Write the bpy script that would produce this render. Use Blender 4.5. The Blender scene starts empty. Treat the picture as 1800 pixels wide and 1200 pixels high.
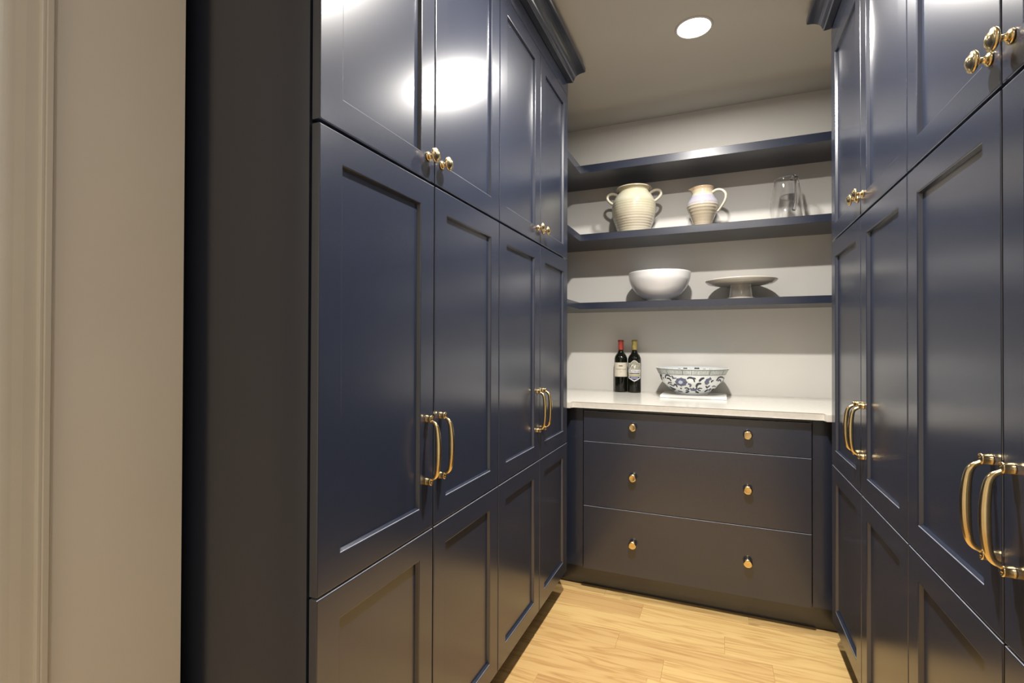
import bpy, bmesh, math, random
from mathutils import Vector, Matrix

random.seed(7)
PI = math.pi
COL = bpy.context.scene.collection
SC = bpy.context.scene

# ------------------------------------------------------------------ camera
F = Vector((-0.38557093, 0.92264716, 0.00756774))
R = Vector((0.92267818, 0.38555637, 0.00335569))
U = Vector((-0.000178326, -0.008276446, 0.999965734))
CAM_H = 1.1842
cam_d = bpy.data.cameras.new('camera')
cam = bpy.data.objects.new('camera', cam_d)
COL.objects.link(cam)
cam_d.sensor_width = 36.0
cam_d.lens = 871.58 / 1800 * 36
cam_d.clip_start = 0.02
M = Matrix((R, U, -F)).transposed().to_4x4()
M.translation = Vector((0, 0, CAM_H))
cam.matrix_world = M
SC.camera = cam

# ------------------------------------------------------------------ world, exposure
w = bpy.data.worlds.new('world')
SC.world = w
w.use_nodes = True
w.node_tree.nodes['Background'].inputs[0].default_value = (1.0, 0.86, 0.68, 1)
w.node_tree.nodes['Background'].inputs[1].default_value = 0.48
SC.view_settings.view_transform = 'Standard'
SC.view_settings.look = 'None'
SC.view_settings.gamma = 1.0
SC.view_settings.use_curve_mapping = False
SC.view_settings.exposure = 0.55

# lamp positions and powers (the lamps themselves are in downlight() below)
LAMPS = [((-0.098, 2.201), 12.5, 178), ((-0.105, 1.29), 36.0, 164), ((0.374, -0.46), 4.5, 170)]   # place, watts, beam spread in degrees
LAMP_COLOUR = (1.0, 0.95, 0.885)

# ------------------------------------------------------------------ measures (metres)
XA = -0.6683          # door faces, left
XB = 0.4078           # door faces, right
WL, WR = -1.280, 1.020  # side walls
YB = 2.9948           # back wall
YEND = 2.284          # far end of the tall cabinets
ZC = 2.519            # ceiling
Y_REAR = -1.6
ZT, Z1, Z2, Z3 = 2.3724, 1.5915, 0.7243, 0.1161
YC = 2.3257           # worktop front
YD = 2.3557           # drawer fronts
YS, XS = 2.6902, -0.7158   # shelf fronts

# ------------------------------------------------------------------ materials
def mat(name, base, rough=0.5, metal=0.0, spec=0.5, **kw):
    m = bpy.data.materials.new(name)
    m.use_nodes = True
    b = m.node_tree.nodes['Principled BSDF']
    b.inputs['Base Color'].default_value = (*base, 1)
    b.inputs['Roughness'].default_value = rough
    b.inputs['Metallic'].default_value = metal
    b.inputs['Specular IOR Level'].default_value = spec
    for k, v in kw.items():
        b.inputs[k].default_value = v
    return m

def nodes(m):
    return m.node_tree.nodes, m.node_tree.links, m.node_tree.nodes['Principled BSDF']

def noise_mix(m, c1, c2, scale=6.0, vec_scale=(1, 1, 1), detail=4, bump=0.0, rough=None, lo=0.35, hi=0.65):
    n, l, b = nodes(m)
    tc = n.new('ShaderNodeTexCoord')
    mp = n.new('ShaderNodeMapping')
    mp.inputs['Scale'].default_value = vec_scale
    nz = n.new('ShaderNodeTexNoise')
    nz.inputs['Scale'].default_value = scale
    nz.inputs['Detail'].default_value = detail
    cr = n.new('ShaderNodeValToRGB')
    cr.color_ramp.elements[0].position = lo
    cr.color_ramp.elements[1].position = hi
    cr.color_ramp.elements[0].color = (*c1, 1)
    cr.color_ramp.elements[1].color = (*c2, 1)
    l.new(tc.outputs['Object'], mp.inputs[0])
    l.new(mp.outputs[0], nz.inputs['Vector'])
    l.new(nz.outputs['Fac'], cr.inputs[0])
    l.new(cr.outputs[0], b.inputs['Base Color'])
    if bump:
        bp = n.new('ShaderNodeBump')
        bp.inputs['Strength'].default_value = bump
        bp.inputs['Distance'].default_value = 0.002
        l.new(nz.outputs['Fac'], bp.inputs['Height'])
        l.new(bp.outputs[0], b.inputs['Normal'])
    if rough:
        mr = n.new('ShaderNodeMapRange')
        mr.inputs['To Min'].default_value = rough[0]
        mr.inputs['To Max'].default_value = rough[1]
        l.new(nz.outputs['Fac'], mr.inputs[0])
        l.new(mr.outputs[0], b.inputs['Roughness'])
    return m

NAVY = mat('navy_satin_paint', (0.020, 0.025, 0.044), 0.235, spec=0.75, IOR=1.65)
noise_mix(NAVY, (0.0180, 0.0232, 0.0410), (0.0194, 0.0248, 0.0436), scale=3, vec_scale=(1, 1, 0.35), detail=1)
WALL = mat('wall_paint', (0.62, 0.60, 0.55), 0.75, spec=0.2)
noise_mix(WALL, (0.75, 0.73, 0.685), (0.775, 0.755, 0.71), scale=3)
CEIL = mat('ceiling_paint', (0.66, 0.645, 0.60), 0.85, spec=0.1)
noise_mix(CEIL, (0.64, 0.625, 0.565), (0.66, 0.645, 0.585), scale=2)
TRIM = mat('trim_paint', (0.60, 0.585, 0.53), 0.45)
noise_mix(TRIM, (0.59, 0.575, 0.52), (0.61, 0.595, 0.54), scale=8)
QUARTZ = mat('white_quartz', (0.80, 0.77, 0.69), 0.16, spec=0.6)
noise_mix(QUARTZ, (0.68, 0.655, 0.595), (0.73, 0.705, 0.64), scale=60, detail=6)
LIT_EDGE = mat('lit_navy_edge', (0.20, 0.21, 0.24), 0.5)  # paler copy of the navy: light from above painted onto upward-facing edges
noise_mix(LIT_EDGE, (0.17, 0.18, 0.21), (0.25, 0.26, 0.29), scale=45)
BRASS = mat('polished_brass', (0.83, 0.66, 0.36), 0.17, metal=1.0)
noise_mix(BRASS, (0.80, 0.62, 0.31), (0.86, 0.69, 0.39), scale=90, rough=(0.13, 0.24))
SUBFLOOR = mat('subfloor', (0.10, 0.055, 0.025), 0.8)
noise_mix(SUBFLOOR, (0.09, 0.05, 0.02), (0.11, 0.06, 0.03), scale=9)
WHITE_CHINA = mat('white_glazed_china', (0.80, 0.80, 0.80), 0.12, spec=0.6)
noise_mix(WHITE_CHINA, (0.79, 0.79, 0.79), (0.82, 0.82, 0.82), scale=4)
CREAM_CHINA = mat('ivory_glazed_china', (0.66, 0.63, 0.56), 0.14, spec=0.6)
noise_mix(CREAM_CHINA, (0.64, 0.61, 0.54), (0.68, 0.65, 0.58), scale=4)
PORCELAIN = mat('porcelain', (0.80, 0.81, 0.79), 0.12, spec=0.6)
noise_mix(PORCELAIN, (0.76, 0.79, 0.79), (0.80, 0.83, 0.83), scale=5)
BLUE_SLATE = mat('slate_blue_glaze', (0.10, 0.12, 0.24), 0.2)
noise_mix(BLUE_SLATE, (0.075, 0.085, 0.15), (0.15, 0.165, 0.26), scale=110)
BLUE_DARK = mat('dark_blue_glaze', (0.02, 0.025, 0.045), 0.2)
noise_mix(BLUE_DARK, (0.012, 0.016, 0.03), (0.05, 0.06, 0.10), scale=80)
BLUE_PALE = mat('pale_blue_glaze', (0.55, 0.60, 0.78), 0.2)
BAND_GREY = mat('grey_green_glaze', (0.42, 0.46, 0.45), 0.2)
noise_mix(BAND_GREY, (0.36, 0.40, 0.39), (0.50, 0.54, 0.52), scale=150)
LINE_GREY = mat('grey_line_glaze', (0.13, 0.15, 0.16), 0.2)
LINE_WHITE = mat('white_line_glaze', (0.74, 0.76, 0.75), 0.2)
BOTTLE = mat('dark_bottle_glass', (0.006, 0.007, 0.005), 0.05, spec=0.6)
noise_mix(BOTTLE, (0.004, 0.005, 0.003), (0.009, 0.009, 0.006), scale=12)
RED_FOIL = mat('red_foil', (0.42, 0.035, 0.02), 0.32)
noise_mix(RED_FOIL, (0.36, 0.03, 0.018), (0.48, 0.05, 0.03), scale=60)
GOLD_FOIL = mat('gold_foil', (0.36, 0.28, 0.06), 0.35, metal=0.25)
noise_mix(GOLD_FOIL, (0.28, 0.22, 0.05), (0.46, 0.37, 0.11), scale=60)
PAPER = mat('cream_paper', (0.72, 0.67, 0.55), 0.7)
noise_mix(PAPER, (0.70, 0.65, 0.53), (0.74, 0.69, 0.57), scale=80)
PAPER_GREY = mat('stone_paper', (0.36, 0.35, 0.25), 0.7)
noise_mix(PAPER_GREY, (0.32, 0.31, 0.21), (0.46, 0.45, 0.36), scale=90)
PAPER_WHITE = mat('white_paper', (0.82, 0.81, 0.79), 0.6)
INK_GREY = mat('grey_ink', (0.30, 0.26, 0.20), 0.7)
INK_DARK = mat('dark_ink', (0.10, 0.09, 0.08), 0.7)
INK_PURPLE = mat('purple_ink', (0.065, 0.055, 0.13), 0.6)
INK_LILAC = mat('lilac_ink', (0.42, 0.42, 0.58), 0.6)
INK_GOLD = mat('gold_ink', (0.50, 0.46, 0.22), 0.6)
BOOK_WHITE = mat('white_book_cover', (0.84, 0.83, 0.81), 0.3)
BOOK_PAGE = mat('page_edges', (0.72, 0.69, 0.62), 0.8)
GLASS = mat('clear_glass', (1, 1, 1), 0.0, **{'Transmission Weight': 1.0, 'IOR': 1.47})
LAMP_TRIM = mat('lamp_trim_white', (0.75, 0.74, 0.70), 0.5)
LENS = mat('lamp_lens', (0.9, 0.9, 0.9), 0.4)
LENS.node_tree.nodes['Principled BSDF'].inputs['Emission Color'].default_value = (1, 0.98, 0.95, 1)
LENS.node_tree.nodes['Principled BSDF'].inputs['Emission Strength'].default_value = 12.0


def glaze(name, stops, z0, z1, wob=0.006, rough=0.16, speck=0.12):
    """A stoneware glaze whose fired bands follow the height of the pot."""
    m = mat(name, (0.6, 0.55, 0.4), rough, spec=0.55)
    n, l, b = nodes(m)
    tc = n.new('ShaderNodeTexCoord')
    sx = n.new('ShaderNodeSeparateXYZ')
    nz = n.new('ShaderNodeTexNoise')
    nz.inputs['Scale'].default_value = 22
    nz.inputs['Detail'].default_value = 5
    add = n.new('ShaderNodeMath'); add.operation = 'MULTIPLY_ADD'
    add.inputs[1].default_value = wob * 2
    mr = n.new('ShaderNodeMapRange')
    mr.inputs['From Min'].default_value = z0 + wob
    mr.inputs['From Max'].default_value = z1 + wob
    cr = n.new('ShaderNodeValToRGB')
    el = cr.color_ramp.elements
    while len(el) > 1:
        el.remove(el[0])
    el[0].position = stops[0][0]; el[0].color = (*stops[0][1], 1)
    for p, c in stops[1:]:
        e = el.new(p); e.color = (*c, 1)
    nz2 = n.new('ShaderNodeTexNoise')
    nz2.inputs['Scale'].default_value = 9
    mix = n.new('ShaderNodeMixRGB'); mix.blend_type = 'MULTIPLY'
    cr2 = n.new('ShaderNodeValToRGB')
    cr2.color_ramp.elements[0].position = 0.3
    cr2.color_ramp.elements[1].position = 0.7
    cr2.color_ramp.elements[0].color = (1 - speck, 1 - speck * 1.2, 1 - speck * 1.8, 1)
    cr2.color_ramp.elements[1].color = (1, 1, 1, 1)
    mix.inputs[0].default_value = 1
    l.new(tc.outputs['Object'], sx.inputs[0])
    l.new(tc.outputs['Object'], nz.inputs['Vector'])
    l.new(tc.outputs['Object'], nz2.inputs['Vector'])
    l.new(nz.outputs['Fac'], add.inputs[0])
    l.new(sx.outputs['Z'], add.inputs[2])
    l.new(add.outputs[0], mr.inputs[0])
    l.new(mr.outputs[0], cr.inputs[0])
    l.new(nz2.outputs['Fac'], cr2.inputs[0])
    l.new(cr.outputs[0], mix.inputs[1])
    l.new(cr2.outputs[0], mix.inputs[2])
    l.new(mix.outputs[0], b.inputs['Base Color'])
    return m


JAR_GLAZE = glaze('celadon_cream_glaze', [(0.0, (0.50, 0.45, 0.35)), (0.35, (0.55, 0.50, 0.40)),
                  (0.5, (0.54, 0.51, 0.40)), (0.66, (0.48, 0.465, 0.35)), (0.74, (0.57, 0.555, 0.45)),
                  (0.93, (0.53, 0.51, 0.37)), (0.965, (0.46, 0.38, 0.26)), (1.0, (0.60, 0.57, 0.45))], 0.0, 0.268)
JUG_GLAZE = glaze('banded_jug_glaze', [(0.0, (0.50, 0.41, 0.31)), (0.45, (0.50, 0.44, 0.34)),
                  (0.55, (0.55, 0.50, 0.42)), (0.62, (0.46, 0.45, 0.54)), (0.77, (0.42, 0.42, 0.56)),
                  (0.80, (0.56, 0.54, 0.46)), (0.90, (0.53, 0.46, 0.33)), (1.0, (0.47, 0.33, 0.21))], 0.0, 0.229, wob=0.003)
HANDLE_GLAZE = mat('cream_handle_glaze', (0.70, 0.63, 0.48), 0.18, spec=0.55)
noise_mix(HANDLE_GLAZE, (0.58, 0.52, 0.41), (0.66, 0.61, 0.50), scale=25)

# oak planks: each plank is its own object, so Object Info > Random tints it
OAK = mat('oak_plank', (0.6, 0.4, 0.17), 0.36, spec=0.4)
def build_oak():
    n, l, b = nodes(OAK)
    tc = n.new('ShaderNodeTexCoord')
    oi = n.new('ShaderNodeObjectInfo')
    off = n.new('ShaderNodeVectorMath'); off.operation = 'SCALE'
    off.inputs[0].default_value = (17.3, 9.1, 5.7)
    add = n.new('ShaderNodeVectorMath'); add.operation = 'ADD'
    l.new(oi.outputs['Random'], off.inputs['Scale'])
    l.new(tc.outputs['Object'], add.inputs[0])
    l.new(off.outputs[0], add.inputs[1])
    mp = n.new('ShaderNodeMapping'); mp.inputs['Scale'].default_value = (0.55, 6.5, 1.0)
    l.new(add.outputs[0], mp.inputs[0])
    big = n.new('ShaderNodeTexNoise'); big.inputs['Scale'].default_value = 2.2; big.inputs['Detail'].default_value = 3
    big.inputs['Distortion'].default_value = 0.8
    l.new(mp.outputs[0], big.inputs['Vector'])
    wv = n.new('ShaderNodeMath'); wv.operation = 'MULTIPLY'; wv.inputs[1].default_value = 40
    l.new(big.outputs['Fac'], wv.inputs[0])
    sn = n.new('ShaderNodeMath'); sn.operation = 'SINE'
    l.new(wv.outputs[0], sn.inputs[0])
    mp2 = n.new('ShaderNodeMapping'); mp2.inputs['Scale'].default_value = (3.0, 90.0, 1.0)
    l.new(add.outputs[0], mp2.inputs[0])
    fine = n.new('ShaderNodeTexNoise'); fine.inputs['Scale'].default_value = 1.5; fine.inputs['Detail'].default_value = 3
    l.new(mp2.outputs[0], fine.inputs['Vector'])
    s1 = n.new('ShaderNodeMath'); s1.operation = 'MULTIPLY_ADD'; s1.inputs[1].default_value = 0.14; s1.inputs[2].default_value = 0.56
    l.new(sn.outputs[0], s1.inputs[0])
    s2 = n.new('ShaderNodeMath'); s2.operation = 'MULTIPLY_ADD'; s2.inputs[1].default_value = 0.26
    l.new(fine.outputs['Fac'], s2.inputs[0]); l.new(s1.outputs[0], s2.inputs[2])
    cr = n.new('ShaderNodeValToRGB')
    cr.color_ramp.elements[0].position = 0.40; cr.color_ramp.elements[0].color = (0.42, 0.225, 0.085, 1)
    cr.color_ramp.elements[1].position = 0.92; cr.color_ramp.elements[1].color = (0.72, 0.51, 0.235, 1)
    e = cr.color_ramp.elements.new(0.64); e.color = (0.66, 0.445, 0.19, 1)
    l.new(s2.outputs[0], cr.inputs[0])
    tint = n.new('ShaderNodeValToRGB')
    tint.color_ramp.elements[0].color = (0.82, 0.72, 0.66, 1)
    tint.color_ramp.elements[1].color = (1.06, 1.06, 0.98, 1)
    e = tint.color_ramp.elements.new(0.35); e.color = (1.0, 0.97, 0.90, 1)
    l.new(oi.outputs['Random'], tint.inputs[0])
    mx = n.new('ShaderNodeMixRGB'); mx.blend_type = 'MULTIPLY'; mx.inputs[0].default_value = 1
    l.new(cr.outputs[0], mx.inputs[1]); l.new(tint.outputs[0], mx.inputs[2])
    l.new(mx.outputs[0], b.inputs['Base Color'])
    bp = n.new('ShaderNodeBump'); bp.inputs['Strength'].default_value = 0.06; bp.inputs['Distance'].default_value = 0.001
    l.new(s2.outputs[0], bp.inputs['Height']); l.new(bp.outputs[0], b.inputs['Normal'])
build_oak()

# ------------------------------------------------------------------ geometry helpers
class MB:
    def __init__(s):
        s.v = []; s.f = []; s.sm = []; s.mi = []
    def face(s, idx, smooth=False, mi=0):
        s.f.append(tuple(idx)); s.sm.append(smooth); s.mi.append(mi)
    def box(s, x0, x1, y0, y1, z0, z1, c=0.0):
        """Box; c > 0 chamfers every edge a little."""
        if x1 < x0: x0, x1 = x1, x0
        if y1 < y0: y0, y1 = y1, y0
        if z1 < z0: z0, z1 = z1, z0
        if c <= 0:
            b = len(s.v)
            s.v += [(x, y, z) for z in (z0, z1) for y in (y0, y1) for x in (x0, x1)]
            for q in ((0, 2, 3, 1), (4, 5, 7, 6), (0, 1, 5, 4), (2, 6, 7, 3), (0, 4, 6, 2), (1, 3, 7, 5)):
                s.face([b + i for i in q])
            return s
        bm = bmesh.new()
        vs = [bm.verts.new((x, y, z)) for z in (z0, z1) for y in (y0, y1) for x in (x0, x1)]
        for q in ((0, 2, 3, 1), (4, 5, 7, 6), (0, 1, 5, 4), (2, 6, 7, 3), (0, 4, 6, 2), (1, 3, 7, 5)):
            bm.faces.new([vs[i] for i in q])
        bmesh.ops.bevel(bm, geom=bm.edges[:], offset=c, segments=1, affect='EDGES')
        s.add_bm(bm)
        return s
    def add_bm(s, bm, smooth=False):
        b = len(s.v)
        bm.verts.index_update()
        s.v += [tuple(v.co) for v in bm.verts]
        for f in bm.faces:
            s.face([b + v.index for v in f.verts], smooth)
        bm.free()
    def prism(s, pts, z0, z1, c=0.0):
        """Polygon (counter-clockwise, in x y) pulled up from z0 to z1."""
        bm = bmesh.new()
        lo = [bm.verts.new((x, y, z0)) for x, y in pts]
        hi = [bm.verts.new((x, y, z1)) for x, y in pts]
        bm.faces.new(list(reversed(lo))); bm.faces.new(hi)
        k = len(pts)
        for i in range(k):
            j = (i + 1) % k
            bm.faces.new((lo[i], lo[j], hi[j], hi[i]))
        if c > 0:
            bmesh.ops.bevel(bm, geom=bm.edges[:], offset=c, segments=2, affect='EDGES')
        s.add_bm(bm)
        return s
    def extrude_y(s, prof, y0, y1):
        """Profile in (x, z), pulled along y."""
        b = len(s.v); k = len(prof)
        for y in (y0, y1):
            s.v += [(x, y, z) for x, z in prof]
        for i in range(k):
            j = (i + 1) % k
            s.face((b + i, b + j, b + k + j, b + k + i))
        s.face(list(range(b + k - 1, b - 1, -1))); s.face(list(range(b + k, b + 2 * k)))
        return s
    def lathe(s, prof, seg=48, axis='z', origin=(0, 0, 0), closed=False, warp=None, smooth=True):
        """prof: list of (radius, height)."""
        b = len(s.v); rings = []
        for r, h in prof:
            if r < 1e-6:
                p = (0, 0, h)
                rings.append([len(s.v)])
                s.v.append(p)
            else:
                ring = []
                for k in range(seg):
                    a = 2 * PI * k / seg
                    p = (r * math.cos(a), r * math.sin(a), h)
                    if warp: p = warp(p)
                    ring.append(len(s.v)); s.v.append(p)
                rings.append(ring)
        pairs = list(zip(rings, rings[1:]))
        if closed: pairs.append((rings[-1], rings[0]))
        for A, B in pairs:
            if len(A) == 1 and len(B) == 1: continue
            for k in range(seg):
                k2 = (k + 1) % seg
                if len(A) == 1: s.face((A[0], B[k2], B[k]), smooth)
                elif len(B) == 1: s.face((A[k], A[k2], B[0]), smooth)
                else: s.face((A[k], A[k2], B[k2], B[k]), smooth)
        for i in range(b, len(s.v)):
            x, y, z = s.v[i]
            if axis == 'x': x, y, z = z, x, y
            elif axis == '-y': x, y, z = x, -z, y
            s.v[i] = (x + origin[0], y + origin[1], z + origin[2])
        return s
    def tube(s, path, radii, seg=12, flat=1.0, up=(0, 0, 1), cap=True):
        """Round (or flattened) bar along a path with a radius for each point."""
        P = [Vector(p) for p in path]; n = len(P)
        if not hasattr(radii, '__len__'): radii = [radii] * n
        rings = []; prev = None
        for i in range(n):
            t = (P[min(i + 1, n - 1)] - P[max(i - 1, 0)]).normalized()
            if prev is None:
                u = Vector(up)
                u = (u - t * u.dot(t))
                if u.length < 1e-4: u = Vector((1, 0, 0)) - t * t.x
                u.normalize()
            else:
                u = (prev - t * prev.dot(t)).normalized()
            prev = u
            wv = t.cross(u)
            ring = []
            for k in range(seg):
                a = 2 * PI * k / seg
                q = P[i] + u * (radii[i] * math.cos(a)) + wv * (radii[i] * flat * math.sin(a))
                ring.append(len(s.v)); s.v.append(tuple(q))
            rings.append(ring)
        for A, B in zip(rings, rings[1:]):
            for k in range(seg):
                k2 = (k + 1) % seg
                s.face((A[k], A[k2], B[k2], B[k]), True)
        if cap:
            s.face(list(reversed(rings[0]))); s.face(rings[-1])
        return s
    def mesh(s, name):
        me = bpy.data.meshes.new(name)
        me.from_pydata(s.v, [], s.f)
        me.polygons.foreach_set('use_smooth', s.sm)
        if any(s.mi): me.polygons.foreach_set('material_index', s.mi)
        me.update()
        return me


def spline(pts, n=8):
    """Catmull-Rom through the points (any dimension)."""
    out = []; k = len(pts)
    for i in range(k - 1):
        p0 = pts[max(i - 1, 0)]; p1 = pts[i]; p2 = pts[i + 1]; p3 = pts[min(i + 2, k - 1)]
        for j in range(n):
            t = j / n
            out.append(tuple(0.5 * (2 * b + (c - a) * t + (2 * a - 5 * b + 4 * c - d) * t * t + (3 * b - a - 3 * c + d) * t ** 3)
                             for a, b, c, d in zip(p0, p1, p2, p3)))
    out.append(tuple(pts[-1]))
    return out


def obj(name, mb, material, parent=None, loc=(0, 0, 0), rot=None):
    me = mb.mesh(name) if isinstance(mb, MB) else mb
    if material is not None and not me.materials:
        me.materials.append(material)
    o = bpy.data.objects.new(name, me)
    COL.objects.link(o)
    o.location = loc
    if rot: o.rotation_euler = rot
    if parent: o.parent = parent
    return o

def tag(o, label, cat, group=None):
    o['label'] = label; o['category'] = cat
    if group: o['group'] = group
    return o

def thing(name, label, cat, loc, rotz=0.0, group=None):
    o = bpy.data.objects.new(name, None)
    o.empty_display_size = 0.05
    COL.objects.link(o)
    o.location = loc; o.rotation_euler = (0, 0, rotz)
    return tag(o, label, cat, group)

def struct(name, mb, m):
    o = obj(name, mb, m)
    o['kind'] = 'structure'
    return o

# ------------------------------------------------------------------ room shell
struct('wall_back', MB().box(WL - 0.12, WR + 0.12, YB, YB + 0.12, 0, ZC), WALL)
struct('wall_left', MB().box(WL - 0.12, WL, Y_REAR, YB, 0, ZC), WALL)
# short wall beside the viewer: it ends just before the left cabinets
XW, YW_END = -0.992, 0.6641
struct('wall_front', MB().box(XW - 0.12, XW, Y_REAR, YW_END, 0, ZC, 0.0012), WALL)
struct('wall_right', MB().box(WR, WR + 0.12, Y_REAR, YB, 0, ZC), WALL)
struct('ceiling', MB().box(WL - 0.12, WR + 0.12, Y_REAR, YB + 0.12, ZC, ZC + 0.1), CEIL)
floor = struct('floor', MB().box(WL - 0.12, WR + 0.12, Y_REAR, YB + 0.12, -0.06, -0.014), SUBFLOOR)

# door casing on the left wall: flat board, bead and back band
kc = XW / -1.028                     # casing lies on the short wall
cas = [(0.0, 0.459), (0.022, 0.459), (0.025, 0.457), (0.025, 0.4495), (0.0225, 0.4480), (0.0235, 0.4465), (0.0235, 0.4435),
       (0.0225, 0.4420), (0.0175, 0.4405), (0.0170, 0.425), (0.0150, 0.412), (0.0140, 0.398), (0.0150, 0.384), (0.0150, 0.300), (0.0, 0.300)]
cas = [(dx * 0.8, y * kc) for dx, y in cas]
mb = MB()
k = len(cas)
for z in (0.0, 2.35):
    mb.v += [(XW + dx, y, z) for dx, y in cas]
for i in range(k):
    j = (i + 1) % k
    mb.face((i, i + k, j + k, j))
mb.face(list(range(k))); mb.face(list(range(2 * k - 1, k - 1, -1)))
struct('trim_1', mb, TRIM)

# oak floor: rows across the room, every plank an object
ROW = 0.128
joints = {2.339: [-0.505, 0.118], 2.211: [-0.320, 0.62], 2.083: [-0.80, 0.020], 1.955: [-0.378, 0.182], 1.827: [-0.192, 0.50]}
y = 1.955
while y > Y_REAR: y -= ROW
rows = []
while y < YD + 0.10:
    rows.append(y); y += ROW
for y in rows:
    js = None
    for ky, kv in joints.items():
        if abs(ky - y) < 0.02: js = kv
    if js is None:
        js = []; x = WL + random.uniform(0.15, 0.7)
        while x < WR - 0.12:
            js.append(x); x += random.uniform(0.45, 1.1)
    ends = [WL] + [j for j in js if j < WR] + [WR]
    y0, y1 = max(y, Y_REAR), min(y + ROW, 2.50)
    for x0, x1 in zip(ends, ends[1:]):
        g = 0.00012
        hw, hy = (x1 - x0) / 2 - g, (y1 - y0) / 2 - g
        b = MB()
        for z, c in ((-0.014, 0), (-0.0007, 0), (0.0, 0.0005)):
            b.v += [(-hw + c, -hy + c, z), (hw - c, -hy + c, z), (hw - c, hy - c, z), (-hw + c, hy - c, z)]
        for r in (0, 4):
            for i in range(4):
                j = (i + 1) % 4
                b.face((r + i, r + j, r + 4 + j, r + 4 + i))
        b.face((8, 9, 10, 11)); b.face((3, 2, 1, 0))
        obj('plank', b, OAK, floor, ((x0 + x1) / 2, (y0 + y1) / 2, 0))

# ------------------------------------------------------------------ cabinet hardware
DT = 0.018            # door thickness
def knob_mesh():
    return MB().lathe([(0.0, 0.0), (0.0105, 0.0), (0.0115, 0.0015), (0.0105, 0.004), (0.0078, 0.0055), (0.0055, 0.0075),
                       (0.0048, 0.011), (0.0052, 0.015), (0.0085, 0.0175), (0.0150, 0.0188), (0.0176, 0.0210), (0.0180, 0.0230),
                       (0.0170, 0.0252), (0.0148, 0.0262), (0.0138, 0.0258), (0.0128, 0.0268), (0.0095, 0.0300), (0.005, 0.0318), (0.0, 0.0323)],
                      seg=28, axis='x').mesh('knob')
KNOB = knob_mesh(); KNOB.materials.append(BRASS)

def pull_mesh():
    """Bow pull: two short round posts and a swelling bar between them, axis of the posts along +x."""
    h = 0.0775
    b = MB()
    for sgn in (-1, 1):
        b.lathe([(0.0, 0.0), (0.0088, 0.0), (0.0092, 0.001), (0.0085, 0.0022), (0.0085, 0.0125), (0.0092, 0.0138), (0.0086, 0.0152),
                 (0.0060, 0.0156), (0.0056, 0.0146), (0.0030, 0.0146), (0.0026, 0.0160), (0.0, 0.0162)],
                seg=22, axis='x', origin=(0, 0, sgn * h))
    half = [(0.0105, h - 0.0035), (0.0165, h - 0.0075), (0.0235, h - 0.0120), (0.0285, h - 0.0200), (0.0315, h - 0.034), (0.0335, 0.022), (0.034, 0.0)]
    path = [(x, 0, z) for x, z in half] + [(x, 0, -z) for x, z in reversed(half[:-1])]
    rad = [0.0038, 0.0043, 0.0050, 0.0059, 0.0068, 0.0076, 0.0079]
    rad = rad + list(reversed(rad[:-1]))
    sp = spline([(*p, r) for p, r in zip(path, rad)], 4)
    b.tube([q[:3] for q in sp], [q[3] for q in sp], seg=14, flat=0.85, up=(1, 0, 0))
    return b.mesh('pull_handle')
PULL = pull_mesh(); PULL.materials.append(BRASS)

def door_frame(wd, ht, st=0.060, dep=0.0095):
    """Shaker frame in local coords: front at x = 0, centred on y, z from 0."""
    c = 0.0018
    def loop(i, x):
        return [(x, -wd / 2 + i, i), (x, wd / 2 - i, i), (x, wd / 2 - i, ht - i), (x, -wd / 2 + i, ht - i)]
    q = c * 0.293
    loops = [loop(0, -DT), loop(0, -c), loop(q, -q), loop(c, 0), loop(st - c, 0), loop(st - q, -q), loop(st + 0.0006, -c), loop(st + 0.0032, -dep), loop(st + 0.0032, -DT)]
    b = MB()
    for L in loops: b.v += L
    for k in range(len(loops)):
        k2 = (k + 1) % len(loops)
        for i in range(4):
            j = (i + 1) % 4
            lit_face = (k == 5 and i == 0) or (k in (0, 1) and i == 2)  # lower ledge and door top carry the painted-in light
            b.face((k * 4 + i, k * 4 + j, k2 * 4 + j, k2 * 4 + i), mi=1 if lit_face else 0)
    p = MB().box(-DT + 0.001, -dep, -wd / 2 + st + 0.0010, wd / 2 - st - 0.0010, st + 0.0010, ht - st - 0.0010)
    return b, p

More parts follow.
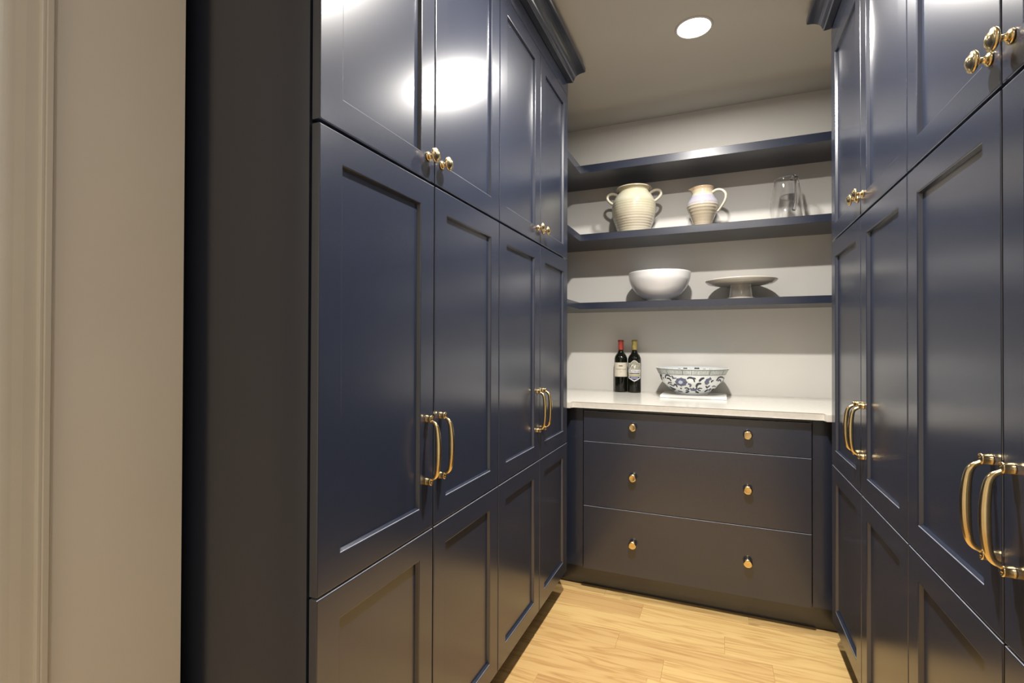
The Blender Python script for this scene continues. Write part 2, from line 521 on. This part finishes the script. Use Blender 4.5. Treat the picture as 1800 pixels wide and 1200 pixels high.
# ------------------------------------------------------------------ tall cabinets
CAB_DEPTH = 0.6085
def tall_cabinet(edges, xface, facing, label):
    """edges: three world y values (near, middle, far); facing +1 looks to +x, -1 to -x."""
    y0, ym, y1 = edges
    rz = 0.0 if facing > 0 else PI
    t = thing('tall_cabinet', label, 'cabinet', (xface, ym, 0), rz, 'tall navy pantry cabinets')
    e = sorted(facing * (v - ym) for v in edges)      # local y
    g = 0.0026
    # carcass, its front 5 mm behind the doors
    obj('carcass', MB().box(-CAB_DEPTH, -DT - 0.005, e[0] + 0.0008, e[2] - 0.0008, Z3 - 0.012, ZT - 0.002), NAVY, t)
    obj('frieze_board', MB().box(-CAB_DEPTH, -0.0005, e[0] + 0.0008, e[2] - 0.0008, ZT + 0.0015, ZC - 0.001), NAVY, t)
    obj('toe_kick', MB().box(-CAB_DEPTH, -0.085, e[0] + 0.001, e[2] - 0.001, 0.0005, Z3 - 0.0125), NAVY, t)
    for zlo, zhi, kind in ((Z3, Z2, None), (Z2, Z1, 'pull'), (Z1, ZT, 'knob')):
        zl = zlo + (0.0 if zlo == Z3 else 0.0024 if zlo == Z2 else 0.0042)
        zh = zhi - (0.0 if zhi == ZT else 0.0028 if zhi == Z2 else 0.0036)
        for a, b, side in ((e[0], e[1], 1), (e[1], e[2], -1)):
            wd = b - a - 2 * g
            fr, pn = door_frame(wd, zh - zl)
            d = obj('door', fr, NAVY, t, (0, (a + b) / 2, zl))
            d.data.materials.append(LIT_EDGE)
            obj('panel', pn, NAVY, d)
            if kind == 'knob':
                obj('knob', KNOB, None, d, (0, side * (wd / 2 - 0.030), 1.653 - zl))
            elif kind == 'pull':
                obj('pull_handle', PULL, None, d, (0, side * (wd / 2 - 0.030), 0.9245 - zl))
    return t

tall_cabinet((0.6896, 1.0861, 1.4885), XA, 1, 'navy tall cabinet on the left nearest the tan wall, its dark side panel in view')
tall_cabinet((1.4885, 1.8932, YEND), XA, 1, 'navy tall cabinet on the left whose far end meets the shelves')
tall_cabinet((1.432, 1.8473, YEND), XB, -1, 'navy tall cabinet on the right whose far end meets the shelves')
tall_cabinet((0.590, 1.010, 1.432), XB, -1, 'navy tall cabinet at the right edge, its brass handles largest in view')

# crown mouldings along the top of each run
def crown(xface, sgn, y0, y1, label):
    pr = [(0.0, 2.438), (0.024, 2.436), (0.028, 2.440), (0.027, 2.445), (0.031, 2.447)]
    for i in range(9):                                  # cove
        a = i / 8 * PI / 2
        pr.append((0.031 + 0.047 * (1 - math.cos(a)) , 2.447 + 0.027 * math.sin(a)))
    pr += [(0.083, 2.475), (0.085, 2.479), (0.085, 2.494), (0.082, 2.4985), (0.070, 2.500), (0.066, ZC - 0.0008), (0.0, ZC - 0.0008)]
    pts = [(xface + sgn * dx, z) for dx, z in pr]
    if sgn < 0: pts.reverse()
    return tag(obj('crown_moulding', MB().extrude_y(pts, y0, y1), NAVY), label, 'moulding', 'navy crown mouldings')
crown(XA + 0.0004, 1, 0.70, YEND, 'navy crown moulding along the top of the left cabinets')
crown(XB - 0.0004, -1, 0.60, YEND, 'navy crown moulding along the top of the right cabinets')

# ------------------------------------------------------------------ base cabinet with drawers
XD0, XD1 = -0.6073, 0.3508
base = thing('drawer_cabinet', 'navy base cabinet with three wide drawers under the white worktop', 'cabinet', (-0.128, YD, 0))
bx = lambda v: v + 0.128
obj('carcass', MB().box(bx(-0.735), bx(0.475), 0.0245, 0.55, 0.118, 0.8845), NAVY, base)
obj('filler_panel', MB().box(bx(-0.730), bx(-0.6115), 0.012, 0.0235, 0.112, 0.8835, 0.001), NAVY, base)
obj('filler_panel', MB().box(bx(0.3550), bx(0.470), 0.012, 0.0235, 0.112, 0.8835, 0.001), NAVY, base)
obj('toe_kick', MB().box(bx(-0.735), bx(0.475), 0.0700, 0.085, 0.0005, 0.1175), NAVY, base)
DKNOB = MB().lathe([(0.0, 0.0), (0.0100, 0.0), (0.0105, 0.001), (0.0090, 0.003), (0.0080, 0.008), (0.0100, 0.012), (0.0160, 0.0150),
                    (0.0182, 0.0172), (0.0184, 0.0215), (0.0170, 0.0245), (0.0135, 0.0265), (0.0125, 0.0262), (0.0, 0.0285)], seg=26, axis='-y').mesh('knob')
DKNOB.materials.append(BRASS)
for z0, z1, zk in ((0.1093, 0.4118, 0.261), (0.4145, 0.7222, 0.571), (0.7249, 0.8671, 0.8045)):
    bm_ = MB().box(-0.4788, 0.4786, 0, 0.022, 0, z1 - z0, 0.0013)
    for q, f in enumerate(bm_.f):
        if len(f) == 4 and all(bm_.v[i][2] > z1 - z0 - 0.0014 for i in f): bm_.mi[q] = 1  # drawer top gets the painted-light navy
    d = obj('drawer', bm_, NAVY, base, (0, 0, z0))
    d.data.materials.append(LIT_EDGE)
    for kx in (-0.243, 0.241):
        obj('knob', DKNOB, None, d, (kx, 0, zk - z0))

tag(obj('worktop', MB().prism([(WL + 0.002, YEND + 0.003), (-0.655, YEND + 0.003), (-0.652, YC), (0.388, YC), (0.391, YEND + 0.003), (WR - 0.002, YEND + 0.003),
    (WR - 0.002, YB - 0.001), (WL + 0.002, YB - 0.001)], 0.8854, 0.914, 0.0012), QUARTZ), 'white quartz worktop over the drawer cabinet', 'worktop')

# ------------------------------------------------------------------ wall shelves (L shaped, a short wing on the left)
for zb, zt, lab in ((2.1432, 2.1843, 'navy wall shelf, the empty topmost of three'), (1.765, 1.8015, 'navy wall shelf holding the jar, jug and glass pitcher'),
                    (1.3857, 1.4214, 'navy wall shelf holding the white bowl and cake stand')):
    tag(obj('wall_shelf', MB().prism([(WL + 0.001, YEND + 0.003), (XS, YEND + 0.003), (XS, YS), (WR - 0.001, YS), (WR - 0.001, YB - 0.0008), (WL + 0.001, YB - 0.0008)], zb, zt, 0.0010), NAVY),
        lab, 'shelf', 'navy wall shelves')

# ------------------------------------------------------------------ ceiling downlights
def downlight(xy, power, spread, label):
    t = thing('recessed_downlight', label, 'ceiling light', (xy[0], xy[1], ZC), 0, 'recessed ceiling downlights')
    obj('trim_ring', MB().lathe([(0.066, -0.0004), (0.066, -0.004), (0.068, -0.0055), (0.073, -0.0045), (0.076, -0.0004)], seg=48, closed=True), LAMP_TRIM, t)
    obj('lens', MB().lathe([(0.0, -0.0030), (0.0655, -0.0024), (0.0655, -0.0006), (0.0, -0.0006)], seg=48), LENS, t)
    ld = bpy.data.lights.new('downlight_lamp', 'AREA')
    ld.shape = 'DISK'; ld.size = 0.088; ld.energy = power; ld.color = LAMP_COLOUR
    ld.spread = math.radians(spread)
    lo = bpy.data.objects.new('downlight_lamp', ld)
    COL.objects.link(lo)
    lo.location = (0, 0, -0.0085)
    lo.parent = t
for (xy, pw, spr), lab in zip(LAMPS, ('glowing round recessed downlight in the ceiling near the shelves',
                                 'round recessed downlight midway along the tall cabinets',
                                 'round recessed downlight in the passage behind the viewer')):
    downlight(xy, pw, spr, lab)

# ------------------------------------------------------------------ pots on the middle shelf
def offset_profile(outer, t):
    """Outer profile from the foot up to the rim; returns it with an inner wall t thick."""
    inner = []
    k = len(outer)
    for i in range(k - 1, -1, -1):
        r, z = outer[i]
        inner.append((max(r - t, 0.0), max(z, outer[0][1] + t)))
    return outer + inner

Z2S = 1.8015
jar = thing('stoneware_jar', 'cream two-handled stoneware jar at the left of the middle shelf', 'jar', (-0.445, 2.84, Z2S))
prof = spline([(0.080, 0.0), (0.0855, 0.004), (0.0935, 0.038), (0.104, 0.070), (0.1155, 0.108), (0.1205, 0.150), (0.1165, 0.186),
               (0.1015, 0.218), (0.0850, 0.240), (0.0835, 0.249), (0.0905, 0.257), (0.0975, 0.262), (0.0965, 0.2675), (0.0910, 0.2685)], 8)
rid = []
for r, z in prof:
    amp = 0.0011 * max(0, min(1, (0.185 - z) / 0.02)) * max(0, min(1, z / 0.01))
    if 0.070 < z < 0.098: amp *= 1.9
    rid.append((r + amp * math.sin(z * 2 * PI / 0.0135), z))
inner = [(0.083, 0.262), (0.077, 0.247), (0.080, 0.238), (0.095, 0.216), (0.110, 0.184), (0.114, 0.150), (0.108, 0.108), (0.086, 0.040), (0.076, 0.008), (0.0, 0.008)]
obj('body', MB().lathe([(0.0, 0.0)] + rid + inner, seg=64), JAR_GLAZE, jar)
for s in (-1, 1):
    a = 0.06 if s > 0 else PI + 0.02
    pts = [(0.088, 0.236), (0.112, 0.248), (0.134, 0.248), (0.147, 0.236), (0.146, 0.219), (0.133, 0.202), (0.114, 0.188)]
    sp = spline([(r * math.cos(a), r * math.sin(a), z) for r, z in pts], 6)
    obj('handle', MB().tube(sp, 0.0078, seg=12, flat=1.25, up=(0, 0, 1)), HANDLE_GLAZE, jar)

jug = thing('stoneware_jug', 'banded beige and lavender stoneware jug in the middle of its shelf', 'jug', (-0.082, 2.84, Z2S))
prof = spline([(0.040, 0.0), (0.0435, 0.003), (0.0485, 0.035), (0.0620, 0.075), (0.0765, 0.112), (0.0800, 0.132), (0.0760, 0.150), (0.0630, 0.172),
               (0.0540, 0.190), (0.0520, 0.208), (0.0545, 0.222), (0.0565, 0.2265), (0.0545, 0.229)], 8)
rid = []
for r, z in prof:
    amp = 0.0010 if 0.075 < z < 0.135 else 0.0003
    rid.append((r + amp * math.sin(z * 2 * PI / 0.0155), z))
inner = [(0.050, 0.226), (0.047, 0.208), (0.049, 0.190), (0.058, 0.170), (0.072, 0.146), (0.075, 0.130), (0.071, 0.112), (0.044, 0.035), (0.038, 0.006), (0.0, 0.006)]
def spout(p):
    x, y, z = p
    a = math.atan2(y, x)
    d = abs(abs(a) - PI)
    if z > 0.195 and d < 0.55:
        kx = ((z - 0.195) / 0.034) ** 1.5 * (math.cos(d / 0.55 * PI) * 0.5 + 0.5)
        return (x - 0.020 * kx, y * (1 - 0.35 * kx), z - 0.003 * kx)
    return p
obj('body', MB().lathe([(0.0, 0.0)] + rid + inner, seg=72, warp=spout), JUG_GLAZE, jug)
sp = spline([(0.050, -0.012, 0.196), (0.070, -0.017, 0.205), (0.095, -0.022, 0.200), (0.113, -0.027, 0.178), (0.112, -0.027, 0.150), (0.098, -0.023, 0.122), (0.074, -0.018, 0.090)], 7)
obj('handle', MB().tube(sp, [0.0085 - 0.003 * i / len(sp) for i in range(len(sp))], seg=12, flat=1.3), HANDLE_GLAZE, jug)

pit = thing('glass_pitcher', 'clear glass pitcher with a handle near the right end of the middle shelf', 'pitcher', (0.313, 2.835, Z2S))
prof = spline([(0.070, 0.0), (0.077, 0.004), (0.0795, 0.020), (0.0770, 0.060), (0.0700, 0.120), (0.0600, 0.180), (0.0520, 0.215), (0.0505, 0.2255)], 6)
th = 0.0042
inner = [(r - th, z) for r, z in reversed(prof) if z > 0.012] + [(0.070, 0.010), (0.0, 0.010)]
def lip(p):
    x, y, z = p
    a = math.atan2(y, x); d = abs(a + PI * 0.93) if a < 0 else abs(a - PI * 1.07)
    if z > 0.16:
        kz = (z - 0.16) / 0.065
        kx = max(0, math.cos(min(d, PI / 2))) ** 4 * kz ** 2
        return (x * (1 + 0.12 * kx), y * (1 + 0.12 * kx), z + 0.006 * kz * (x / 0.05) * 0.7)
    return p
obj('body', MB().lathe([(0.0, 0.0)] + prof + [(0.0490, 0.2268)] + inner, seg=64, warp=lip), GLASS, pit)
ha = -PI / 2 + 0.30
hp = [(0.0525, 0.206), (0.078, 0.213), (0.100, 0.203), (0.108, 0.175), (0.107, 0.120), (0.101, 0.075), (0.0785, 0.048)]
sp = spline([(r * math.cos(ha), r * math.sin(ha), z) for r, z in hp], 7)
obj('handle', MB().tube(sp, 0.0068, seg=14, flat=1.25, up=(0, 0, 1)), GLASS, pit)

# ------------------------------------------------------------------ lower shelf
Z3S = 1.4214
prof = spline([(0.066, 0.0), (0.0675, 0.004), (0.0665, 0.014), (0.090, 0.024), (0.114, 0.043), (0.1385, 0.073), (0.1575, 0.114), (0.1640, 0.148), (0.1655, 0.1605)], 6)
inner = [(0.1635, 0.1625), (0.1610, 0.1600)] + [(r - 0.0055, z) for r, z in reversed(prof) if 0.03 < z < 0.155] + [(0.060, 0.020), (0.0, 0.019)]
wb = MB().lathe([(0.0, 0.004), (0.060, 0.004), (0.061, 0.0)] + prof + inner, seg=72)
tag(obj('serving_bowl', wb, WHITE_CHINA, None, (-0.305, 2.83, Z3S)), 'plain white serving bowl standing on the lowest shelf', 'bowl')

st = thing('cake_stand', 'ivory footed cake stand to the right of the white bowl', 'cake stand', (0.103, 2.83, Z3S))
pp = [(0.0, 0.0790), (0.050, 0.0790), (0.120, 0.0815), (0.150, 0.0840), (0.1585, 0.0870), (0.1700, 0.0975), (0.1725, 0.1010), (0.1715, 0.1030), (0.1690, 0.1025),
      (0.1560, 0.0930), (0.148, 0.0905), (0.0, 0.0890)]
obj('plate', MB().lathe(spline(pp[:3], 2)[:-1] + pp[2:], seg=72), CREAM_CHINA, st)
pf = spline([(0.082, 0.0), (0.083, 0.004), (0.076, 0.009), (0.061, 0.0135), (0.0555, 0.020), (0.0520, 0.045), (0.0485, 0.070), (0.0500, 0.0788)], 5)
obj('pedestal', MB().lathe([(0.0, 0.0)] + pf + [(0.0, 0.0788)], seg=56), CREAM_CHINA, st)

# ------------------------------------------------------------------ worktop things
ZW = 0.914
book = thing('book', 'slim white book lying flat under the blue and white bowl', 'book', (-0.125, 2.80, ZW), 0.0)
bw, bd, bh = 0.160, 0.112, 0.0145      # half width, half depth, thickness
obj('cover', MB().prism([(-bw, -bd + 0.003), (bw, -bd + 0.003), (bw, bd), (-bw, bd)], 0.0, 0.0024)
    .prism([(-bw, -bd), (bw, -bd), (bw, bd), (-bw, bd)], bh - 0.0022, bh, 0.0006).box(-bw, bw, -bd, -bd + 0.0035, 0.0016, bh - 0.0022), BOOK_WHITE, book)
obj('page_block', MB().box(-bw + 0.003, bw - 0.003, -bd + 0.0038, bd - 0.003, 0.0026, bh - 0.0024), BOOK_PAGE, book)

# blue and white porcelain bowl, its painted figures laid on the wall of the bowl
BX, BY, BZ = -0.135, 2.80, ZW + bh
bowl = thing('porcelain_bowl', 'blue and white floral porcelain bowl standing on the white book', 'bowl', (BX, BY, BZ))
HB = 0.1395
key = [(0.084, 0.0), (0.086, 0.003), (0.083, 0.0085), (0.106, 0.0265), (0.1285, 0.0442), (0.1537, 0.072), (0.1676, 0.1067), (0.1790, 0.131), (0.1840, HB)]
prof = spline(key, 8)
inner = [(0.1835, HB + 0.001), (0.1810, HB)] + [(r - 0.0055, z) for r, z in reversed(prof) if 0.02 < z < HB - 0.004] + [(0.070, 0.012), (0.0, 0.011)]
obj('body', MB().lathe([(0.0, 0.003), (0.078, 0.003), (0.080, 0.0)] + prof + inner, seg=80), PORCELAIN, bowl)
def rad_at(z):
    for (r0, z0), (r1, z1) in zip(prof, prof[1:]):
        if z0 <= z <= z1 and z1 > z0:
            t = (z - z0) / (z1 - z0)
            r = r0 + (r1 - r0) * t
            dr, dz = r1 - r0, z1 - z0
            L = math.hypot(dr, dz)
            return r, dz / L, -dr / L
    return prof[-1][0], 1, 0
PHI0 = math.atan2(-BY, -BX)
def on_bowl(phi, z, lift=0.0006):
    r, nr, nz = rad_at(z)
    r += nr * lift; z2 = z + nz * lift
    return (r * math.cos(PHI0 + phi), r * math.sin(PHI0 + phi), z2)
def px_to(X, Y):
    z = HB - (Y - 262) * 0.000254
    z = min(max(z, 0.010), HB - 0.003)
    r = rad_at(z)[0]
    q = max(-0.985, min(0.985, (X - 870) * 0.000252 / r))
    return math.asin(q), z
def blob(mb, pts, lift=0.0006):
    for half in (0, PI):
        c = (sum(p[0] for p in pts) / len(pts), sum(p[1] for p in pts) / len(pts))
        b = len(mb.v)
        ph, z = px_to(*c)
        mb.v.append(on_bowl(ph + half, z, lift))
        dense = []
        for i in range(len(pts)):
            a, d = pts[i], pts[(i + 1) % len(pts)]
            dense += [a, ((a[0] + d[0]) / 2, (a[1] + d[1]) / 2)]
        n = len(dense)
        for k in range(1, 7):
            for p in dense:
                ph, z = px_to(c[0] + (p[0] - c[0]) * k / 6, c[1] + (p[1] - c[1]) * k / 6)
                mb.v.append(on_bowl(ph + half, z, lift))
        for i in range(n):
            i2 = (i + 1) % n
            mb.face((b, b + 1 + i, b + 1 + i2))
            for k in range(5):
                q = b + 1 + k * n
                mb.face((q + i, q + n + i, q + n + i2, q + i2))
def stroke(mb, pts, wmax=18, lift=0.0006):
    sp = spline(pts, 5); n = len(sp)
    for half in (0, PI):
        b = len(mb.v)
        for i, (X, Y) in enumerate(sp):
            x0, y0 = sp[max(i - 1, 0)]; x1, y1 = sp[min(i + 1, n - 1)]
            L = math.hypot(x1 - x0, y1 - y0) or 1
            t = i / (n - 1)
            hw = wmax * 0.5 * (0.35 + 0.65 * math.sin(PI * (0.12 + 0.8 * t)))
            nx, ny = -(y1 - y0) / L * hw, (x1 - x0) / L * hw
            for sg in (-1, 1):
                ph, z = px_to(X + sg * nx, Y + sg * ny)
                mb.v.append(on_bowl(ph + half, z, lift))
        for i in range(n - 1):
            mb.face((b + 2 * i, b + 2 * i + 1, b + 2 * i + 3, b + 2 * i + 2))
slate, dark, pale = MB(), MB(), MB()
fl = []
for i in range(48):
    a = 2 * PI * i / 48
    rr = 1.0 - 0.16 * abs(math.sin(a * 4)) ** 0.7
    fl.append((672 + 128 * rr * math.cos(a), 528 + 98 * rr * math.sin(a)))
blob(slate, fl)
blob(pale, [(660 + 42 * math.cos(2 * PI * i / 12), 530 + 36 * math.sin(2 * PI * i / 12)) for i in range(12)], 0.0010)
blob(slate, [(1120, 565), (1108, 512), (1145, 452), (1190, 440), (1220, 412), (1245, 462), (1195, 490), (1198, 540), (1160, 575)])
blob(slate, [(832, 640), (872, 672), (902, 628), (936, 672), (972, 640), (962, 712), (858, 712)])
stroke(slate, [(800, 555), (850, 580), (835, 625)], 40)
stroke(slate, [(500, 415), (530, 455), (580, 450)], 26)
blob(dark, [(238, 400), (282, 398), (276, 470), (300, 542), (256, 505)])
blob(dark, [(318 + 13 * math.cos(i), 470 + 15 * math.sin(i)) for i in range(6)])
blob(dark, [(640, 650), (692, 650), (668, 690)])
for s_, w_ in (([(362, 475), (368, 412), (420, 405), (475, 432)], 22), ([(385, 470), (440, 472), (478, 525)], 22), ([(488, 405), (505, 440), (520, 475)], 18),
               ([(410, 595), (430, 556), (492, 562)], 22), ([(440, 590), (485, 606), (525, 632)], 20), ([(525, 625), (555, 580), (595, 645)], 26),
               ([(440, 650), (500, 682), (565, 702)], 26), ([(470, 700), (540, 720)], 20), ([(600, 725), (700, 745)], 16),
               ([(788, 460), (825, 432), (900, 448), (925, 520)], 26), ([(840, 435), (920, 440), (945, 462)], 18),
               ([(1010, 505), (1050, 455), (1105, 432)], 32), ([(955, 620), (985, 560), (1052, 548)], 34), ([(960, 600), (965, 650), (945, 690)], 18),
               ([(1235, 525), (1250, 495), (1282, 486)], 20), ([(1335, 495), (1378, 432), (1440, 425), (1495, 468)], 24),
               ([(1360, 505), (1400, 478), (1425, 525)], 20), ([(1535, 432), (1485, 500), (1405, 575), (1345, 645)], 16),
               ([(735, 655), (785, 648), (835, 682)], 20), ([(755, 702), (820, 688)], 22), ([(1070, 655), (1015, 648), (975, 682)], 20), ([(1045, 705), (985, 690)], 20),
               ([(755, 752), (825, 722)], 28), ([(940, 722), (1005, 748)], 28), ([(1135, 595), (1150, 625), (1165, 650)], 22), ([(1215, 590), (1150, 645)], 20),
               ([(1115, 730), (1185, 675)], 22), ([(1195, 705), (1235, 655)], 22), ([(1255, 622), (1290, 605), (1330, 625)], 18), ([(1245, 705), (1300, 668)], 22)):
    stroke(dark, s_, w_ * 1.4)
# dark sprigs inside the rim
for c, hw, hz in ((-0.62, 0.07, 0.006), (0.02, 0.06, 0.004), (0.20, 0.07, 0.010), (-0.16, 0.085, 0.012), (-0.40, 0.05, 0.006), (0.40, 0.05, 0.006), (0.65, 0.04, 0.006), (-0.9, 0.05, 0.008), (0.95, 0.05, 0.008)):
    b = len(dark.v)
    for i in range(16):
        a = 2 * PI * i / 16
        zz = HB - 0.016 + hz * math.sin(a) * (1 + 0.3 * math.sin(3 * a))
        rr = rad_at(zz)[0] - 0.0055 - 0.0008
        ph = PHI0 + PI + c + hw * math.cos(a)
        dark.v.append((rr * math.cos(ph), rr * math.sin(ph), zz))
    dark.face(list(range(b, b + 16)))
for nm, mb_, m_ in (('floral_pattern', slate, BLUE_SLATE), ('leaf_scrolls', dark, BLUE_DARK), ('flower_centre', pale, BLUE_PALE)):
    obj(nm, mb_, m_, bowl)['kind'] = 'stuff'      # brush strokes a few pixels wide, too small to pick apart
zb0, zb1 = 0.109, 0.1345
band = MB().lathe([(rad_at(zb0)[0] + 0.0005, zb0), (rad_at((zb0 + zb1) / 2)[0] + 0.0005, (zb0 + zb1) / 2), (rad_at(zb1)[0] + 0.0005, zb1)], seg=80)
obj('rim_band', band, BAND_GREY, bowl)
gl, wl = MB(), MB()
def tick(mb, ph, hw, z0, z1, lift):
    b = len(mb.v)
    for z in (z0, z1):
        for s in (-1, 1):
            mb.v.append(on_bowl(ph + s * hw, z, lift))
    mb.face((b, b + 1, b + 3, b + 2))
for i in range(150):
    ph = 2 * PI * i / 150
    if i % 12 == 0: tick(gl, ph, 0.006, zb0, zb1, 0.0014)
    else: tick(wl, ph + random.uniform(-0.008, 0.008), random.uniform(0.004, 0.010), zb0 + random.uniform(0.003, 0.010), zb1 - random.uniform(0.003, 0.009), 0.0010)
for z in (zb0, zb1):
    gl.lathe([(rad_at(z - 0.0008)[0] + 0.0011, z - 0.0008), (rad_at(z + 0.0008)[0] + 0.0011, z + 0.0008)], seg=80)
obj('band_lines', gl, LINE_GREY, bowl)
obj('band_hatching', wl, LINE_WHITE, bowl)

# wine bottles
def wrap_mesh(mb, R):
    """Bend flat artwork (x = arc length, y = outward lift, z = height) onto a bottle of radius R, facing -y."""
    out = MB()
    for (x, l, z) in mb.v:
        a = -PI / 2 + x / R
        out.v.append(((R + l) * math.cos(a), (R + l) * math.sin(a), z))
    out.f, out.sm, out.mi = mb.f, mb.sm, mb.mi
    return out
def sheet(outline, lift, step=0.004):
    """Flat polygon cut into narrow vertical strips so it bends smoothly. outline(x) gives (z0, z1)."""
    xs0, xs1, fn = outline
    n = max(2, int((xs1 - xs0) / step) + 1)
    mb = MB()
    for i in range(n + 1):
        x = xs0 + (xs1 - xs0) * i / n
        z0, z1 = fn(x)
        mb.v += [(x, lift, z0), (x, lift, z1)]
    for i in range(n):
        mb.face((2 * i, 2 * i + 2, 2 * i + 3, 2 * i + 1))
    return mb
def text_mb(body, size, x0, x1, zc, lift, shear=0.0, hscale=None):
    cu = bpy.data.curves.new('lettering', 'FONT')
    cu.body = body; cu.size = 1.0; cu.shear = shear; cu.align_x = 'LEFT'; cu.resolution_u = 2
    o = bpy.data.objects.new('lettering_source', cu)
    COL.objects.link(o)
    dg = bpy.context.evaluated_depsgraph_get()
    me = bpy.data.meshes.new_from_object(o.evaluated_get(dg))
    xs = [v.co.x for v in me.vertices]; ys = [v.co.y for v in me.vertices]
    sx = (x1 - x0) / (max(xs) - min(xs)); sz = size / (max(ys) - min(ys))
    mb = MB()
    mb.v = [(x0 + (v.co.x - min(xs)) * sx, lift, zc - size / 2 + (v.co.y - min(ys)) * sz) for v in me.vertices]
    for p in me.polygons: mb.face(list(p.vertices))
    bpy.data.objects.remove(o); bpy.data.meshes.remove(me); bpy.data.curves.remove(cu)
    return mb
def poly(pts, lift):
    mb = MB()
    mb.v = [(x, lift, z) for x, z in pts]
    mb.face(list(range(len(pts))))
    return mb

RBT = 0.0372
def bottle(label, x, y, turn, foil, shoulder_z):
    t = thing('wine_bottle', label, 'bottle', (x, y, ZW), turn, 'wine bottles')
    s = shoulder_z
    pr = spline([(0.0330, 0.0), (0.0368, 0.004), (RBT, 0.012), (RBT, 0.100), (RBT, s - 0.018), (0.0355, s), (0.0285, s + 0.016), (0.0190, s + 0.028), (0.0148, s + 0.040), (0.0140, s + 0.055)], 5)
    pr += [(0.0140, 0.298), (0.0, 0.298)]
    obj('glass', MB().lathe([(0.0, 0.006), (0.026, 0.003)] + pr, seg=40), BOTTLE, t)
    obj('capsule', MB().lathe([(0.0146, 0.246), (0.0152, 0.247), (0.0150, 0.290), (0.0166, 0.291), (0.0166, 0.3005), (0.0155, 0.303), (0.0, 0.303)], seg=32), foil, t)
    return t
face1 = math.atan2(-2.935, 0.533) + PI / 2     # label turned to the room's middle
b1 = bottle('red-capped dark wine bottle with a cream square label', -0.533, 2.935, 0.17, RED_FOIL, 0.200)
lab = obj('label', wrap_mesh(sheet((-0.055, 0.055, lambda x: (0.090, 0.172)), 0.0003), RBT), PAPER, b1)
obj('lettering', wrap_mesh(text_mb('Chateau Large', 0.0105, -0.033, 0.033, 0.1330, 0.0007, 0.25), RBT), INK_GREY, lab)
em = MB()
for cx in (-0.0065, 0.0, 0.0065):
    em2 = poly([(cx - 0.0042, 0.150), (cx + 0.0042, 0.150), (cx + 0.0052, 0.157), (cx, 0.1535), (cx - 0.0052, 0.157)], 0.0007)
    b = len(em.v); em.v += em2.v; em.face([b + i for i in em2.f[0]])
obj('emblem', wrap_mesh(em, RBT), INK_DARK, lab)
obj('small_mark', wrap_mesh(poly([(-0.006, 0.1175), (0.006, 0.1175), (0.006, 0.1195), (-0.006, 0.1195)], 0.0007), RBT), INK_GREY, lab)

b2 = bottle('gold-capped dark wine bottle with a purple crest-shaped label', -0.4535, 2.930, 0.14, GOLD_FOIL, 0.198)
def crest(x, inset=0.0):
    a = abs(x)
    top = 0.170 + 0.016 * max(0, math.cos(min(1, a / 0.024) * PI / 2)) - inset
    bot = 0.064 + max(0, a) * 0.50 + inset
    return (bot, top)
lab = obj('label', wrap_mesh(sheet((-0.040, 0.040, crest), 0.0003), RBT), PAPER_WHITE, b2)
obj('label_ground', wrap_mesh(sheet((-0.037, 0.037, lambda x: (0.110, crest(x, 0.003)[1])), 0.0006), RBT), PAPER_GREY, lab)
bird = MB()
def addp(m, pts, lift):
    q = poly(pts, lift); b = len(m.v); m.v += q.v; m.face([b + i for i in q.f[0]])
arch = [(-0.026, 0.133)] + [(0.027 * -math.cos(i / 14 * PI), 0.145 + 0.027 * math.sin(i / 14 * PI)) for i in range(15)] + [(0.027, 0.133)]
obj('arch', wrap_mesh(poly(arch, 0.0009), RBT), INK_PURPLE, lab)
addp(bird, [(-0.027, 0.134), (-0.010, 0.134), (0.002, 0.1405), (0.013, 0.145), (0.022, 0.150), (0.024, 0.155), (0.016, 0.158), (0.006, 0.157), (-0.002, 0.160), (-0.010, 0.162), (-0.016, 0.157), (-0.018, 0.150), (-0.024, 0.143)], 0.0012)
obj('bird_head', wrap_mesh(bird, RBT), PAPER_WHITE, lab)
obj('eye', wrap_mesh(poly([(-0.010, 0.1525), (-0.006, 0.1520), (-0.005, 0.1555), (-0.009, 0.1565)], 0.0015), RBT), INK_DARK, lab)
obj('banner', wrap_mesh(sheet((-0.0395, 0.0395, lambda x: (0.115, 0.132)), 0.0012), RBT), PAPER_WHITE, lab)
obj('lettering', wrap_mesh(text_mb('MUTELLA', 0.0105, -0.033, 0.033, 0.1235, 0.0016), RBT), INK_PURPLE, lab)
obj('stripe', wrap_mesh(sheet((-0.030, 0.030, lambda x: (0.108, 0.112)), 0.0009), RBT), INK_PURPLE, lab)
obj('gold_stripe', wrap_mesh(sheet((-0.038, 0.038, lambda x: (0.096, 0.105)), 0.0009), RBT), INK_GOLD, lab)
obj('lower_shield', wrap_mesh(sheet((-0.031, 0.031, lambda x: (0.071 + abs(x) * 0.5, 0.093)), 0.0009), RBT), INK_PURPLE, lab)
obj('lower_panel', wrap_mesh(sheet((-0.021, 0.021, lambda x: (0.0815, 0.088)), 0.0012), RBT), INK_LILAC, lab)

# let light pass through the glass pitcher onto the wall and shelf behind it
for o in bpy.data.objects:
    if o.parent == pit: o.cycles.is_caustics_caster = True
    if o.name in ('wall_back', 'wall_shelf.001'): o.cycles.is_caustics_receiver = True
    if o.type == 'LIGHT': o.data.cycles.is_caustics_light = True
